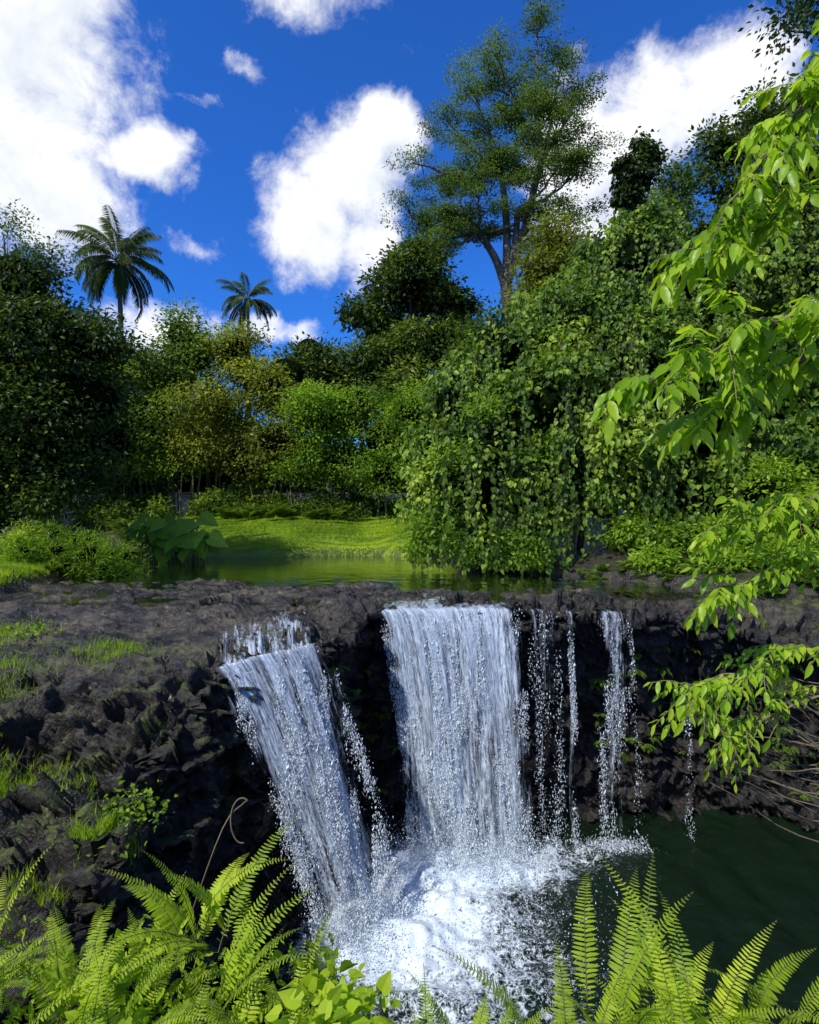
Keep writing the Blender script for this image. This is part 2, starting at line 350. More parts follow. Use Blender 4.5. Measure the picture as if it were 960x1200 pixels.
# ------------------------------------------------------------------ water
def watermat(name,deep,foamy):
    m,nt,out=newmat(name); geo=nt.nodes.new('ShaderNodeNewGeometry'); pos=geo.outputs['Position']
    n1=noise(nt,pos,3.0 if foamy else 1.6,5,.6,.4); n2=noise(nt,pos,14,5,.6)
    fr=nt.nodes.new('ShaderNodeFresnel'); fr.inputs[0].default_value=1.33
    nb=bump(nt,n1,.7 if foamy else .10,.16); nb=bump(nt,n2,.5 if foamy else .05,.04,nb); nt.links.new(nb,fr.inputs['Normal'])
    gl=nt.nodes.new('ShaderNodeBsdfGlossy'); gl.inputs['Roughness'].default_value=.06; nt.links.new(nb,gl.inputs['Normal'])
    if foamy:
        body=nt.nodes.new('ShaderNodeBsdfDiffuse'); body.inputs[0].default_value=(*deep,1)
    else:
        body=nt.nodes.new('ShaderNodeBsdfTransparent'); body.inputs[0].default_value=(.45,.50,.32,1)
    mx=nt.nodes.new('ShaderNodeMixShader'); nt.links.new(fr.outputs[0],mx.inputs[0]); nt.links.new(body.outputs[0],mx.inputs[1]); nt.links.new(gl.outputs[0],mx.inputs[2])
    fo=nt.nodes.new('ShaderNodeBsdfPrincipled'); fo.inputs['Base Color'].default_value=(.70,.81,.89,1); fo.inputs['Roughness'].default_value=.4
    a=attr(nt,'foam').outputs['Fac']
    q=noise(nt,pos,7,9,.75,.8); vv=nt.nodes.new('ShaderNodeTexVoronoi'); vv.feature='DISTANCE_TO_EDGE'; vv.inputs['Scale'].default_value=13
    wq=nt.nodes.new('ShaderNodeVectorMath'); wq.operation='ADD'; nn=nt.nodes.new('ShaderNodeTexNoise'); nn.inputs['Scale'].default_value=4; nn.inputs['Detail'].default_value=6
    nt.links.new(pos,nn.inputs['Vector']); sc=nt.nodes.new('ShaderNodeVectorMath'); sc.operation='SCALE'; sc.inputs['Scale'].default_value=.5
    nt.links.new(nn.outputs['Color'],sc.inputs[0]); nt.links.new(pos,wq.inputs[0]); nt.links.new(sc.outputs[0],wq.inputs[1]); nt.links.new(wq.outputs[0],vv.inputs['Vector'])
    web=mrange(nt,vv.outputs['Distance'],.0,.16,1,0)
    s=mth(nt,'ADD',mth(nt,'MULTIPLY',a,1.05),mth(nt,'MULTIPLY',mth(nt,'SUBTRACT',q,.5),2.3)); s=mth(nt,'ADD',s,mth(nt,'MULTIPLY',mth(nt,'MULTIPLY',web,.30),mrange(nt,a,.05,.4)))
    f=mrange(nt,s,.44,1.10)
    f=mth(nt,'MULTIPLY',f,mrange(nt,a,.01,.12))
    nt.links.new(bump(nt,q,.6,.08),fo.inputs['Normal'])
    m2=nt.nodes.new('ShaderNodeMixShader'); nt.links.new(f,m2.inputs[0]); nt.links.new(mx.outputs[0],m2.inputs[1]); nt.links.new(fo.outputs[0],m2.inputs[2])
    nt.links.new(m2.outputs[0],out.inputs[0]); return m
gx=np.arange(-3.6,11.2,.04); gy=np.arange(1.2,12.,.04); X,Y=np.meshgrid(gx,gy); n_=X.size
q=np.stack([X.ravel(),Y.ravel(),np.zeros(n_)],1)
dc=np.sqrt(((q[:,0]-.95)/1.15)**2+((q[:,1]-9.15)/.5)**2); dL=np.sqrt(((q[:,0]+.7)/.6)**2+((q[:,1]-7.6)/.6)**2)
dm=np.sqrt(((q[:,0]-.3)/1.1)**2+((q[:,1]-7.8)/1.6)**2); dr_=np.sqrt(((q[:,0]-3.1)/1.3)**2+((q[:,1]-9.5)/.35)**2)
foam=np.clip(1.1*np.exp(-(dc/1.2)**2)+.85*np.exp(-(dL/1.15)**2)+.72*np.exp(-(dm/1.0)**2)+.26*np.exp(-(dr_/1.2)**2)+.29*np.exp(-(np.hypot(q[:,0]-1.0,q[:,1]-7.0)/2.7)**2),0,1.1)
turb=np.clip(foam,0,1)
rad=np.hypot(q[:,0]-.6,q[:,1]-8.9)
zz=Z0+turb*(.14*fbm(q*1.6+3,4,9)+.08*np.abs(fbm(q*5,3,4)))+.06*turb**2+.06*np.sin(rad*8+2*fbm(q*.9,2,6))*np.exp(-rad/4)*(rad>.5)+.03*fbm(q*2.5,3,15)
P_=np.stack([q[:,0],q[:,1],zz],1); h,w=X.shape
def gridF(h,w):
    i=np.arange(h-1)[:,None]; j=np.arange(w-1)[None]; return np.stack([i*w+j,i*w+j+1,(i+1)*w+j+1,(i+1)*w+j],-1).reshape(-1,4)
mb=MB(); mb.add(P_,gridF(h,w),0,.5,True); pool=mb.build('plunge_pool_water',[watermat('pool_water',(.005,.013,.006),True)]); vattr(pool,'foam',foam)
tr=np.radians(np.linspace(8,172,500)); dd=np.concatenate([np.linspace(-.05,5,130),np.linspace(5.1,19,70)])
rr=rTf(tr); zt=zTf(tr)
RP=[];BAD=[]
for d in dd:
    xx=C[0]+(rr+d)*np.cos(tr); yy=C[1]+(rr+d)*np.sin(tr)
    z=zt+.03+(-1.6-zt-.03)*ss(d,0,1.0)
    lip=(zt>-1.705)
    BAD.append(np.where(lip,False,(d<1.05))|((H(xx,yy)<-1.635)&(yy<11.6)&~(lip&(d<1.2))))
    RP.append(np.stack([xx,yy,z],1))
RP=np.array(RP).reshape(-1,3); bad=np.array(BAD).ravel()
RF=gridF(len(dd),len(tr)); RF=RF[~bad[RF].any(1)]
fr_=np.clip(.46*np.exp(-((RP[:,0]-.6)/1.3)**2)*(1-ss(RP[:,1],10.2,11.5))+.42*np.exp(-((RP[:,0]-.5)/.7)**2-((RP[:,1]-11.6)/.9)**2),0,1)
RP[:,2]+=.01*fbm(RP*3,2,2)*(RP[:,1]<14)
mb=MB(); mb.add(RP,RF,0,.5,True); river=mb.build('river_water',[watermat('river_water',(.02,.03,.01),False)]); vattr(river,'foam',fr_)
def fallmat():
    m,nt,out=newmat('falling_water'); uv=nt.nodes.new('ShaderNodeUVMap'); uv.uv_map='flow'
    def mp(sx,sy,o=0):
        n=nt.nodes.new('ShaderNodeMapping'); n.inputs['Scale'].default_value=(sx,sy,1); n.inputs['Location'].default_value=(o,o*.7,0); nt.links.new(uv.outputs[0],n.inputs[0]); return n.outputs[0]
    a=noise(nt,mp(12,.6),1,7,.65,.3); b=noise(nt,mp(40,6,3),1,7,.78,.6); c=noise(nt,mp(3.2,.3,8),1,3)
    d=attr(nt,'dens').outputs['Fac']
    s=mth(nt,'ADD',mth(nt,'ADD',mth(nt,'MULTIPLY',a,1.6),mth(nt,'MULTIPLY',b,1.1)),mth(nt,'MULTIPLY',c,1.0)); s=mth(nt,'ADD',s,mth(nt,'SUBTRACT',d,1.65))
    al=mrange(nt,s,.50,1.12,0,.94)
    p=nt.nodes.new('ShaderNodeBsdfPrincipled'); p.inputs['Roughness'].default_value=.35
    nt.links.new(mixc(nt,mrange(nt,b,.35,.68),(.27,.39,.53),(.78,.85,.92)),p.inputs['Base Color'])
    nt.links.new(bump(nt,b,.45,.03,bump(nt,a,.6,.06)),p.inputs['Normal'])
    tr_=nt.nodes.new('ShaderNodeBsdfTransparent'); x=nt.nodes.new('ShaderNodeMixShader')
    nt.links.new(al,x.inputs[0]); nt.links.new(tr_.outputs[0],x.inputs[1]); nt.links.new(p.outputs[0],x.inputs[2]); nt.links.new(x.outputs[0],out.inputs[0]); return m
FALL=fallmat()
def dropmat():
    m,nt,out=newmat('water_drops'); p=nt.nodes.new('ShaderNodeBsdfPrincipled'); p.inputs['Base Color'].default_value=(.70,.80,.89,1); p.inputs['Roughness'].default_value=.3
    nt.links.new(p.outputs[0],out.inputs[0]); return m
DROP=dropmat()
OV=np.array([[1,0,0],[-.5,.87,0],[-.5,-.87,0],[0,0,1.],[0,0,-1]]); OF=np.array([[0,1,3],[1,2,3],[2,0,3],[1,0,4],[2,1,4],[0,2,4]])
def drops(mb,P,s,el):
    n=len(P); ax=rdir(n)*.35+np.array([0,0,1]); ax=nrm(ax); a=nrm(np.cross(ax,rdir(n))); b=np.cross(ax,a)
    s=np.broadcast_to(s,(n,))[:,None,None]; el=np.broadcast_to(el,(n,))[:,None,None]
    v=P[:,None]+s*(OV[None,:,0:1]*a[:,None]+OV[None,:,1:2]*b[:,None]+el*OV[None,:,2:3]*ax[:,None])
    f=OF[None]+(np.arange(n)*5)[:,None,None]; mb.add(v.reshape(-1,3),f.reshape(-1,3),1,.5,True)
def fall(name,a,b,zb,dens,ndrop,layers=2,edge=.12,pw=.5,spread=.05,run=.5,dsz=.0038):
    a=np.array(a,float); b=np.array(b,float); nu=90; nv=150; width=np.linalg.norm(a[-1,:2]-a[0,:2]); cas=pw>.6
    def pos(u,v,off):
        k=np.linspace(0,1,len(a)); A=np.stack([np.interp(u,k,a[:,i]) for i in range(3)],1); kb=np.linspace(0,1,len(b)); B=np.stack([np.interp(u,kb,b[:,i]) for i in range(2)],1)
        dirn=nrm(B-A[:,:2]); vv=np.clip(v,0,1)
        xy=A[:,:2]+(B-A[:,:2])*(vv**pw)[:,None]; z=A[:,2]+(zb-A[:,2])*vv
        back=np.clip(-v,0,1); xy=xy-np.array([[.35 if cas else 0,-1.]])*(back*run)[:,None]; z=z+back*.05
        if cas:
            zg=gz(xy[:,0],xy[:,1])+.025; w_=ss(back,0,.15); z=z*(1-w_)+zg*w_
        wob=(.12*vnoise(np.stack([u*width*3.2,vv*1.2,u*0+off*9],1),5)+.05*vnoise(np.stack([u*width*11,vv*4,u*0+off*5],1),6))*(.25+vv)*(back==0)
        xy=xy+dirn*(wob+off*.10*vv+.03)[:,None]
        return np.stack([xy[:,0],xy[:,1],z],1)
    mb=MB(); uvs=[];dn=[]
    for L in range(layers):
        u,v=np.meshgrid(np.linspace(0,1,nu),np.concatenate([np.linspace(-1,0,30,endpoint=False),np.linspace(0,1,nv)])); h,w=u.shape; u=u.ravel();v=v.ravel()
        pp=pos(u,v,L*.6); pp[:,2]+=L*.012; mb.add(pp,gridF(h,w),0,.5,True)
        uvs.append(np.stack([u*width+L*7.3,v*3.8+L*3.1],1)); e=np.minimum(u,1-u)/edge+.5*vnoise(np.stack([u*0,v*5,u*3],1),3)+.3*vnoise(np.stack([u*4,v*14,u*3],1),5)
        g=vnoise(np.stack([u*width*1.8,v*.35,u*0+L],1),13)
        dn.append(dens+.16*g-.6*(1-np.clip(e,0,1))-.10*L-.40*(v<0)*(-v)-.08*np.clip(v-.5,0,1))
    u=R(ndrop); v=R(ndrop)**.7
    P=pos(u,v,.6)+rng.normal(0,1,(ndrop,3))*np.array([spread,spread,.05])*(.1+v)[:,None]
    kk=vnoise(P*np.array([7,7,1.2]),30)>-.15+R(ndrop)*.6; P=P[kk]
    drops(mb,P,dsz*np.exp(rng.normal(0,.45,len(P))),1.4+3.0*R(len(P)))
    o=mb.build(name,[FALL,DROP]); me=o.data
    UVv=np.zeros((len(me.vertices),2)); q=np.concatenate(uvs); UVv[:len(q)]=q; D=np.zeros(len(me.vertices)); D[:len(q)]=np.concatenate(dn)
    li=np.empty(len(me.loops),np.int32); me.loops.foreach_get('vertex_index',li); l=me.uv_layers.new(name='flow'); l.data.foreach_set('uv',UVv[li].astype(np.float32).ravel()); vattr(o,'dens',D)
    return o
fall('waterfall',[(-.60,9.55,-1.61),(0,9.66,-1.60),(1,9.70,-1.60),(1.88,9.70,-1.60)],[(-.1,9.25),(.9,9.2),(1.95,9.3)],-5.45,.66,52000,2,.14)
fall('waterfall',[(-2.6,7.5,-2.02),(-2.15,7.75,-1.93),(-1.6,8.0,-1.86),(-1.2,8.25,-1.82)],[(-1.1,7.1),(-.65,7.4),(-.25,7.85)],-5.45,.60,46000,2,.2,.8,.07,1.5)
fall('waterfall',[(2.6,9.8,-1.67),(2.72,9.82,-1.67)],[(2.65,9.5),(2.75,9.5)],-5.45,.50,2500,1,.3,.5,.02,.3)
fall('waterfall',[(3.15,9.85,-1.69),(3.7,9.9,-1.70)],[(3.1,9.5),(3.75,9.55)],-5.45,.42,8000,1,.3,.5,.03,.4)
fall('waterfall',[(1.9,9.75,-1.63),(2.5,9.8,-1.65)],[(2.0,9.5),(2.5,9.5)],-5.45,.28,4500,1,.2,.5,.03,.3)
fall('waterfall',[(4.6,10.0,-1.78),(4.75,10.0,-1.78)],[(4.6,9.8),(4.75,9.8)],-5.45,.3,1200,1,.3,.5,.02,.3)
mb=MB()
for (cx,cy,sx,sy,sh,n) in [(.95,9.1,.9,.25,.36,24000),(-.65,7.45,.38,.25,.32,13000),(.3,8.4,.9,.6,.10,8000),(3.3,9.5,.4,.10,.08,2000),(1.2,7.8,1.2,.9,.03,2500)]:
    g=np.clip(rng.normal(0,1,(n,2)),-2.1,2.1); P=np.stack([cx+g[:,0]*sx*.7,cy+g[:,1]*sy,Z0+.05+np.abs(rng.normal(0,sh,n))*R(n)],1); drops(mb,P,.0042*np.exp(rng.normal(0,.5,n)),1+1.2*R(n))
mb.build('splash_spray',[DROP,DROP])
# ------------------------------------------------------------------ vegetation
def tree(name,lumps,base,top,r0,leafm,nsub,per,ls,sr,barkm=BARK,do_core=True,ck=.62,frac=.8,sk=8,**k):
    mb=MB(); limbs(mb,base,top,r0,lumps,frac); s=sub(lumps,sk) if sk else lumps; crown(mb,s,nsub,per,ls,sr,**k)
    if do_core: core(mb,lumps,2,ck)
    return mb.build(name,[leafm,barkm,CORE])
tree('mango_tree',[(-10.2,16,5.0,1.7),(-8.9,15.8,4.3,1.1),(-11,16.4,6.1,1.3),(-8.8,15.6,3.1,1.2),(-10.2,15.7,2.9,1.7),(-9.6,15.7,1.2,1.3),(-11.3,16,1.2,1.6),(-8.5,16,1.6,.8),(-12.5,16.5,4.5,2),(-12.8,16,2,2)],(-10.2,16.6,-1.3),(-10.2,16.3,4.5),.32,L_DARK,3200,22,.15,.22,v0=.40)
tree('roadside_tree',[(-24,36,14.5,1.8),(-22,36,15.8,1.6),(-25,36,17,1.7),(-27,37,15,2),(-23,36,12.5,2)],(-24.5,36.5,-.5),(-24,36.2,14),.35,L_FEATHER,560,14,.22,.4,do_core=False,cull=-.1)
tree('broadleaf_tree',[(-12.3,27,6.4,1.5),(-10.6,27,8.1,1.3),(-9.9,27,7.0,1.1),(-11.6,26.5,4.3,1.8),(-13.5,27,3.5,2.2),(-12.8,27,1.4,1.6),(-10.6,26.6,2.3,1.1)],(-11.5,27.5,-1),(-11.2,27.3,7),.2,L_MID,1900,18,.19,.29,v0=.44,ck=.5,cull=-.35,lvar=.16)
tree('broadleaf_tree',[(-8.0,27,7.4,1.3),(-8.8,26.5,4.9,1.6),(-6.4,26.5,5.6,1.2),(-6.0,26,3.2,1.3),(-9.2,26.3,2.6,1.2),(-7.3,26.8,6.4,1.1),(-7.4,26.2,2.3,1.1)],(-8,27.5,-.8),(-7.8,27.2,7),.18,L_OLIVE,1800,18,.18,.28,v0=.52,ck=.5,cull=-.35,lvar=.16)
tree('hibiscus_tree',[(-3.9,26,4.2,1.4),(-2.5,26,4.9,1.1),(-3.1,26,2.2,1.3),(-1.2,25.5,3.3,1.4),(-1.1,25.5,1.7,1.1),(-4.9,26,2.2,1.2),(0.2,25,4.2,1.3)],(-2.6,26.6,-.5),(-2.6,26.3,4.5),.16,L_BRIGHT,1900,18,.17,.27,v0=.34,ck=.5,cull=-.35,lvar=.15)
tree('broadleaf_tree',[(-5.6,33,8.8,1.4),(-4.4,33,8.0,1.3),(-2.6,32,7.2,1.3),(-6.5,32,7.2,1.7),(-3.6,32,5.6,2)],(-4.4,33.3,0),(-4.4,33,8),.25,L_DARK,1000,18,.26,.36,v0=.5)
tree('breadfruit_tree',[(0.1,29,11.2,1.7),(-1.5,29,9.7,1.3),(1.9,29.2,10.4,1.3),(.3,29,12.6,1.0),(-1.4,29,7.6,1.5),(.9,28.8,8.2,1.8),(2.4,29,8.4,1.6),(0.2,28.6,5.5,2)],(.3,29.5,-.5),(.3,29.3,11),.35,L_DARK,2500,18,.26,.31,v0=.52,ck=.55,lvar=.17)
mb=MB()
for k in range(50):
    bx=rng.choice([-12,-9.5,-6.5,-3.5])+rng.normal(0,.9); by=rng.uniform(25.4,27.4); z=float(H(np.array([bx]),np.array([by]))[0]); ln=rng.uniform(2,6); lx=rng.normal(0,.6)
    tube(mb,curve([(bx,by,z),(bx+lx*.3,by,z+ln*.5),(bx+lx,by,z+ln)],7),np.linspace(.06,.02,7)*rng.uniform(.5,1.2),5,0)
mb.build('bamboo_thicket',[STEM])
mb=MB()
for k in range(62):
    bx=rng.uniform(-14,1.2); by=rng.uniform(23.6,26.5); r=rng.uniform(.35,.9)
    if bx>-9.2: by=rng.uniform(25.4,27)
    z=float(H(np.array([bx]),np.array([by]))[0])
    lum=sub([(bx,by,z+r*.5,r)],5); crown(mb,lum,44,14,.17,.18,v0=.1+.45*R())
mb.build('understory_shrubs',[L_MID,CORE])
mb=MB()
for k in range(60):
    bx=rng.uniform(-11,-3); by=rng.uniform(20.4,22.6)
    if bx>-8: by=rng.uniform(24.6,25.6)
    z=float(H(np.array([bx]),np.array([by]))[0])
    for j in range(9): frond(mb,(bx,by,z),R()*6.28,1.1+.3*R(),1.4,rng.uniform(.6,1.1),14,.22,0,.3+.3*R(),T_SMALL,droop=.2)
mb.build('tree_fern_patch',[L_MID])
mb=MB()
for (bx,by,r) in [(-7.9,14.2,.75),(-8.6,14.6,.8),(-7.4,14.6,.5),(-9.2,14.0,.5),(-7.9,15.2,.9),(-9.6,15.4,.8)]:
    z=float(H(np.array([bx]),np.array([by]))[0]); l_=sub([(bx,by,z+r*.7,r,1.2)],7); crown(mb,l_,170,16,.14,.13,tm=T_THIN,v0=.5,hang=-.1); core(mb,l_,1,.45,2)
mb.build('riverside_bush',[L_BRIGHT,CORE])
mb=MB()
for k in range(40):
    bx=rng.uniform(-8.6,-6.3); by=rng.uniform(17.8,18.8); z=-1.6; hgt=rng.uniform(.4,1.5); az=rng.normal(-1.57,1.0)
    tp_=np.array([bx+.3*math.cos(az),by+.3*math.sin(az),z+hgt]); tube(mb,curve([(bx,by,z),(bx+.1*math.cos(az),by,z+hgt*.6),tp_],7),np.linspace(.02,.012,7),5,1)
    leaves(mb,tp_[None],np.array([[math.cos(az)*.9,math.sin(az)*.5,-.35]]),np.array([[-.1+rng.normal(0,.2),-.75,.65]]),np.array([rng.uniform(.4,.75)]),T_HEART,0,.2+.5*R())
mb.build('elephant_ear_plant',[L_BRIGHT,STEM])
vl=[(1.2,16.6,0.0,1.15),(.95,17,1.6,1.05),(1.7,17.2,3.2,1.2),(2.0,16.2,1.1,1.6),(3.0,17.5,4.5,1.4),(3.5,16.6,2.5,1.8),(3.5,15.9,.4,1.3),(4.8,18,5.8,1.5),(5.2,17,3.6,1.9),(5.4,15.8,1.5,1.8),(6.6,18.3,7.6,1.4),(6.9,17.6,5.2,1.9),(7.7,16,2.8,2.0),(7.3,15,.4,1.4),(8.9,18.2,6.8,1.9),(9.7,17,4.6,2.1),(9.6,15.3,1.6,1.9),(11.2,18,7.2,2),(12,16.5,4,2.4),(11.5,14.5,1,2.1),(14,16,5,3),(5.7,18.4,6.9,1.1),(7.6,18.5,8.6,1.0),(4.0,17.6,4.2,1.4),(6.0,17.6,5.4,1.5),(2.6,17,3.2,1.3),(6.4,16.6,3.4,1.6),(8.4,17.4,5,1.6)]
vs_=sub(vl,9,.42,.74)
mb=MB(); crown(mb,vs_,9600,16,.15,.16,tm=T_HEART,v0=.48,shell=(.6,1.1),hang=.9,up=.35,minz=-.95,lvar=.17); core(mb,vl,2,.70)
for k in range(1000):
    l=vl[rng.integers(len(vl))]; u=rdir(1)[0]; u[1]=-abs(u[1])-.2; u[2]=u[2]*.7+.1; u=u/np.linalg.norm(u)
    p0=np.array(l[:3])+u*l[3]*1.04; ln=rng.uniform(.8,3.0); n=int(ln/.075); tone=rng.normal(0,.16)
    zz_=np.linspace(0,ln,n); pp=p0+np.stack([.10*np.sin(zz_*2+k),-.10+.05*np.cos(zz_*3+k),-zz_],1); pp=pp[pp[:,2]>-1.45]
    if len(pp)<3: continue
    tube(mb,pp[::3] if len(pp)>8 else pp,.006,3,1)
    leaves(mb,pp+rng.normal(0,.05,pp.shape),rng.normal(0,.4,pp.shape)+np.array([0,-.2,-.9]),rng.normal(0,.45,pp.shape)+np.array([-.1,-.8,.6]),.12*(.7+.6*R(len(pp))),T_HEART,0,np.clip(.48+rng.normal(0,.14,len(pp))+tone,0,1))
for (bx,by) in [(3.2,16.4),(4.6,16),(6.8,16.5),(8.5,16),(4.2,15.4),(6,15.2),(2,16.4),(5.3,15.6),(7.6,15)]:
    tube(mb,curve([(bx,by,-1.6),(bx+.2,by,1),(bx-.1,by+.3,4.5)],8),np.linspace(.1,.05,8),7,1)
mb.build('vine_covered_trees',[L_VINE,BARKD,CORE])
mb=MB()
for (a,b,c,r) in [(2.3,16.0,2.6,.8),(1.3,15.9,1.2,.8),(1.0,15.7,-.5,.75),(1.9,15.3,-.6,.8),(3.1,15.1,-.8,.6),(3.1,15.5,1.4,.7),(6.3,14.4,-.5,.6),(7.4,13.9,-.6,.7),(8.2,13.6,.4,.8),(.5,16.3,-.9,.5),(9.2,13.2,0,1.1),(5.6,15.0,-.6,.6),(7.0,12.9,-1.1,.45),(8.0,12.3,-1.0,.55),(8.9,11.6,-1.2,.6),(5.8,13.6,-1.1,.4),(3.7,16.0,3.5,.7)]:
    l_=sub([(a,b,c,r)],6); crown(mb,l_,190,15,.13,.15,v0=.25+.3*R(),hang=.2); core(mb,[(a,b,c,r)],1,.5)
mb.build('riverbank_shrubs',[L_BRIGHT,CORE])
mb=MB()
for k in range(190):
    bx=rng.uniform(.8,9.5); by=np.interp(bx,[.8,2.5,5,9.5],[16,14.4,12.9,10.8])+rng.uniform(-.5,1.0); z=float(gz(bx,by)[0])
    for j in range(7): frond(mb,(bx,by,z-.03),R()*6.28,1.0+.4*R(),1.6,rng.uniform(.18,.45),12,.10,0,.3+.4*R(),T_SMALL)
mb.build('riverbank_ferns',[L_MID])
mb=MB(); B0=np.array([4.9,30.5,-.5]); K=np.array([5.0,30.3,11.6])
tube(mb,curve([B0,(5.4,30.4,5),(5.3,30.3,9),K],14),np.linspace(.42,.30,14),10,1)
ends=[(-.2,30,15.2),(0.2,29.5,17.6),(1.9,30.5,20.6),(3.2,30,22.6),(4.6,31,24.4),(6.5,30,25.0),(8.0,30.5,23.8),(8.9,30,21.8),(9.3,31,19.3),(7.6,29.5,17.6),(9.0,30.5,15.6),(7.9,30,13.8),(2.8,29.5,15),(1.4,29,13.3),(5.2,30,20),(3.6,31,18.4),(6.6,31,21.8),(2.2,31,17.4),(.9,30.6,14.8),(6.3,29.4,15.2),(4.6,29.5,22.3),(7.6,30,20),(3.4,29,16.6),(5.6,29.5,17.6),(8.6,30,17.4)]
lum=[]
forks=[np.array(q,float) for q in [(3.6,30.2,14.4),(5.6,30.3,15.6),(4.8,30.4,17.5),(6.8,30.2,18.2)]]
for f_ in forks: tube(mb,curve([K,(K+f_)/2+np.array([.15,0,.1]),f_],10),np.linspace(.24,.15,10),8,1)
for e in ends:
    e=np.array(e); f_=min(forks,key=lambda q:np.linalg.norm(q-e)+(0 if q[2]<e[2] else 3)); m=(f_+e)/2+np.array([0,0,-.3])
    c_=curve([f_,m,e],12,.04); tube(mb,c_,np.linspace(.12,.03,12),6,1); lum.append((*e,1.1,.45))
    for k in range(7):
        s=c_[rng.integers(4,11)]; d=rdir(1)[0]*np.array([1.6,1.6,.7]); d[2]=abs(d[2]); tube(mb,curve([s,s+d*.5+np.array([0,0,.1]),s+d],6),np.linspace(.04,.012,6),4,1); lum.append((*(s+d),.7,.4))
crown(mb,lum,6000,20,.13,.21,flat=.3,up=1.2,v0=.5,shell=(.1,1.15),cull=-.22,hang=.05,minz=-.6)
mb.build('albizia_tree',[L_FEATHER,BARK])
tree('broadleaf_tree',[(14,26,16,1.4),(16,26,17,1.5),(17.6,26,15.2,1.9),(14.8,26,13.6,1.6),(18.6,26,18.4,1.6),(12.8,25.5,12.0,1.5),(17,25,11.8,2.2),(14.5,25,10.2,2.1)],(16,27,2),(16,26.6,15),.4,L_DARK,2400,18,.24,.32,v0=.5,cull=-.25,ck=.45,lvar=.15)
tree('broadleaf_tree',[(11.6,26,14.8,1.0),(11,26,13.4,1.1),(12.3,26,14.0,.9),(10.4,26,12.3,1.2)],(11.4,26.5,2),(11.3,26.3,14),.2,L_FEATHER,520,16,.2,.3,do_core=False,cull=-.2)
tree('broadleaf_tree',[(6.3,25,11.2,1.1),(5.6,25,10.2,1.1),(7.2,25,10.4,1.1),(6.4,25,9.2,1.4)],(6.4,25.5,0),(6.3,25.3,10),.2,L_OLIVE,700,16,.2,.3,v0=.4,ck=.45)
vs=[(8.4,22,9.0,.7),(8.3,22,10,.45),(8.6,22,10.9,.36),(8.25,22,11.8,.4),(8.5,22,12.6,.5),(8.95,22,13.4,.36),(8.1,22,13.1,.26),(8.7,22,13.9,.2)]
mb=MB(); tube(mb,[(8.4,22.1,0),(8.4,22.1,7),(8.4,22,13)],[.3,.25,.15],8,1); crown(mb,vs,640,16,.14,.15,tm=T_HEART,hang=.9,v0=.38); core(mb,vs,2,.6,2); mb.build('vine_covered_snag',[L_DARK,BARKD,CORE])
mb=MB(); tube(mb,curve([(9.5,9,-2),(9.3,9,4),(8.5,8.8,8),(8.2,8.6,10)],14),np.linspace(.35,.2,14),9,1)
ol=[(5.5,8.3,7.1,.4),(6.0,8.4,7.4,.5),(7.2,8.5,7.6,.8),(8.2,8.6,8,1.1),(6.0,8.3,6.6,.3),(5.3,8.2,6.75,.25)]
for l in ol: tube(mb,curve([(8.5,8.8,8),((8.5+l[0])/2,8.6,l[2]+.3),l[:3]],8),np.linspace(.07,.012,8),5,1)
crown(mb,ol,620,14,.085,.12,v0=.35,shell=(.2,1.05),cull=-.3); mb.build('overhanging_tree',[L_DARK,BARKD])
def palm(name,base,top,L,nf):
    mb=MB(); b=np.array(base,float); t=np.array(top,float); c_=curve([b,b+(t-b)*np.array([.1,.1,.4]),b+(t-b)*np.array([.5,.5,.75]),t],22)
    rad=np.linspace(.24,.13,22)*(1+.05*np.cos(np.arange(22)*3.1)); tube(mb,c_,rad,9,1)
    for k in range(nf):
        g=(k+.5)/nf; e0=math.radians(80-115*g+rng.normal(0,8)); frond(mb,t+np.array([0,0,.15]),k*2.4+rng.normal(0,.2),e0,math.radians(35+60*(1-abs(g-.5)))+rng.normal(0,.15),L*rng.uniform(.8,1.08),46,L*.19,0,.65-.4*g+.15*R(),T_THIN,droop=.75,fwd=.6,start=.14,rr=.035,rmat=2,wid=.6,shape='palm')
    for k in range(9): a=R()*6.28; core(mb,[(t[0]+.3*math.cos(a),t[1]+.3*math.sin(a),t[2]-.15-.2*R(),.16)],1,1,2)
    return mb.build(name,[L_PALM,BARK,STEM])
palm('coconut_palm',(-19.6,40,-.5),(-19.9,40,17.0),4.2,34)
palm('coconut_palm',(-16.4,60,0),(-16.6,60,21.6),3.8,26)
mb=MB()
for k in range(140):
    a=rng.uniform(-.2,1.2)*math.pi; rr_=rng.uniform(46,75); bx=rr_*math.cos(a); by=12+rr_*math.sin(a)*.8
    z=float(H(np.array([bx]),np.array([by]))[0]); hh=rng.uniform(5,9)+(3 if bx>5 else 0)-(1.5 if -8<bx<0 else 0); r=rng.uniform(2.6,4.2)
    ll=[(bx,by,z+hh-r,r),(bx+rng.normal(0,2),by,z+hh*.4,r),(bx+rng.normal(0,3),by-1,z+1,r*.8)]; l_=sub(ll,5); crown(mb,l_,130,12,.5,.6,v0=.36+.2*rng.normal()*.6); core(mb,ll,1,.72,2)
mb.build('distant_forest',[L_MID,CORE])
mb=MB()
for (a,b,c,r) in [(-15,21,1,2.4),(-17,24,3.5,3),(-15,24,5,2.2),(-17,20,2,2.5),(-14.5,29,4.5,2.5),(-17,31,6.4,2.8),(-20,33,8.4,2.8),(-18.5,33,6,3),(3,25,2,2.2),(2.2,24.5,.9,1.4),(3.2,24.5,4.5,1.8),(4.2,26,7,2),(1.8,25,3.6,1.4),(-24,34,8,3.4),(-14,34,7.6,2.0)]:
    l_=sub([(a,b,c,r)],8); crown(mb,l_,260,16,.22,.3,v0=.22+.3*R()); core(mb,[(a,b,c,r)],1,.68)
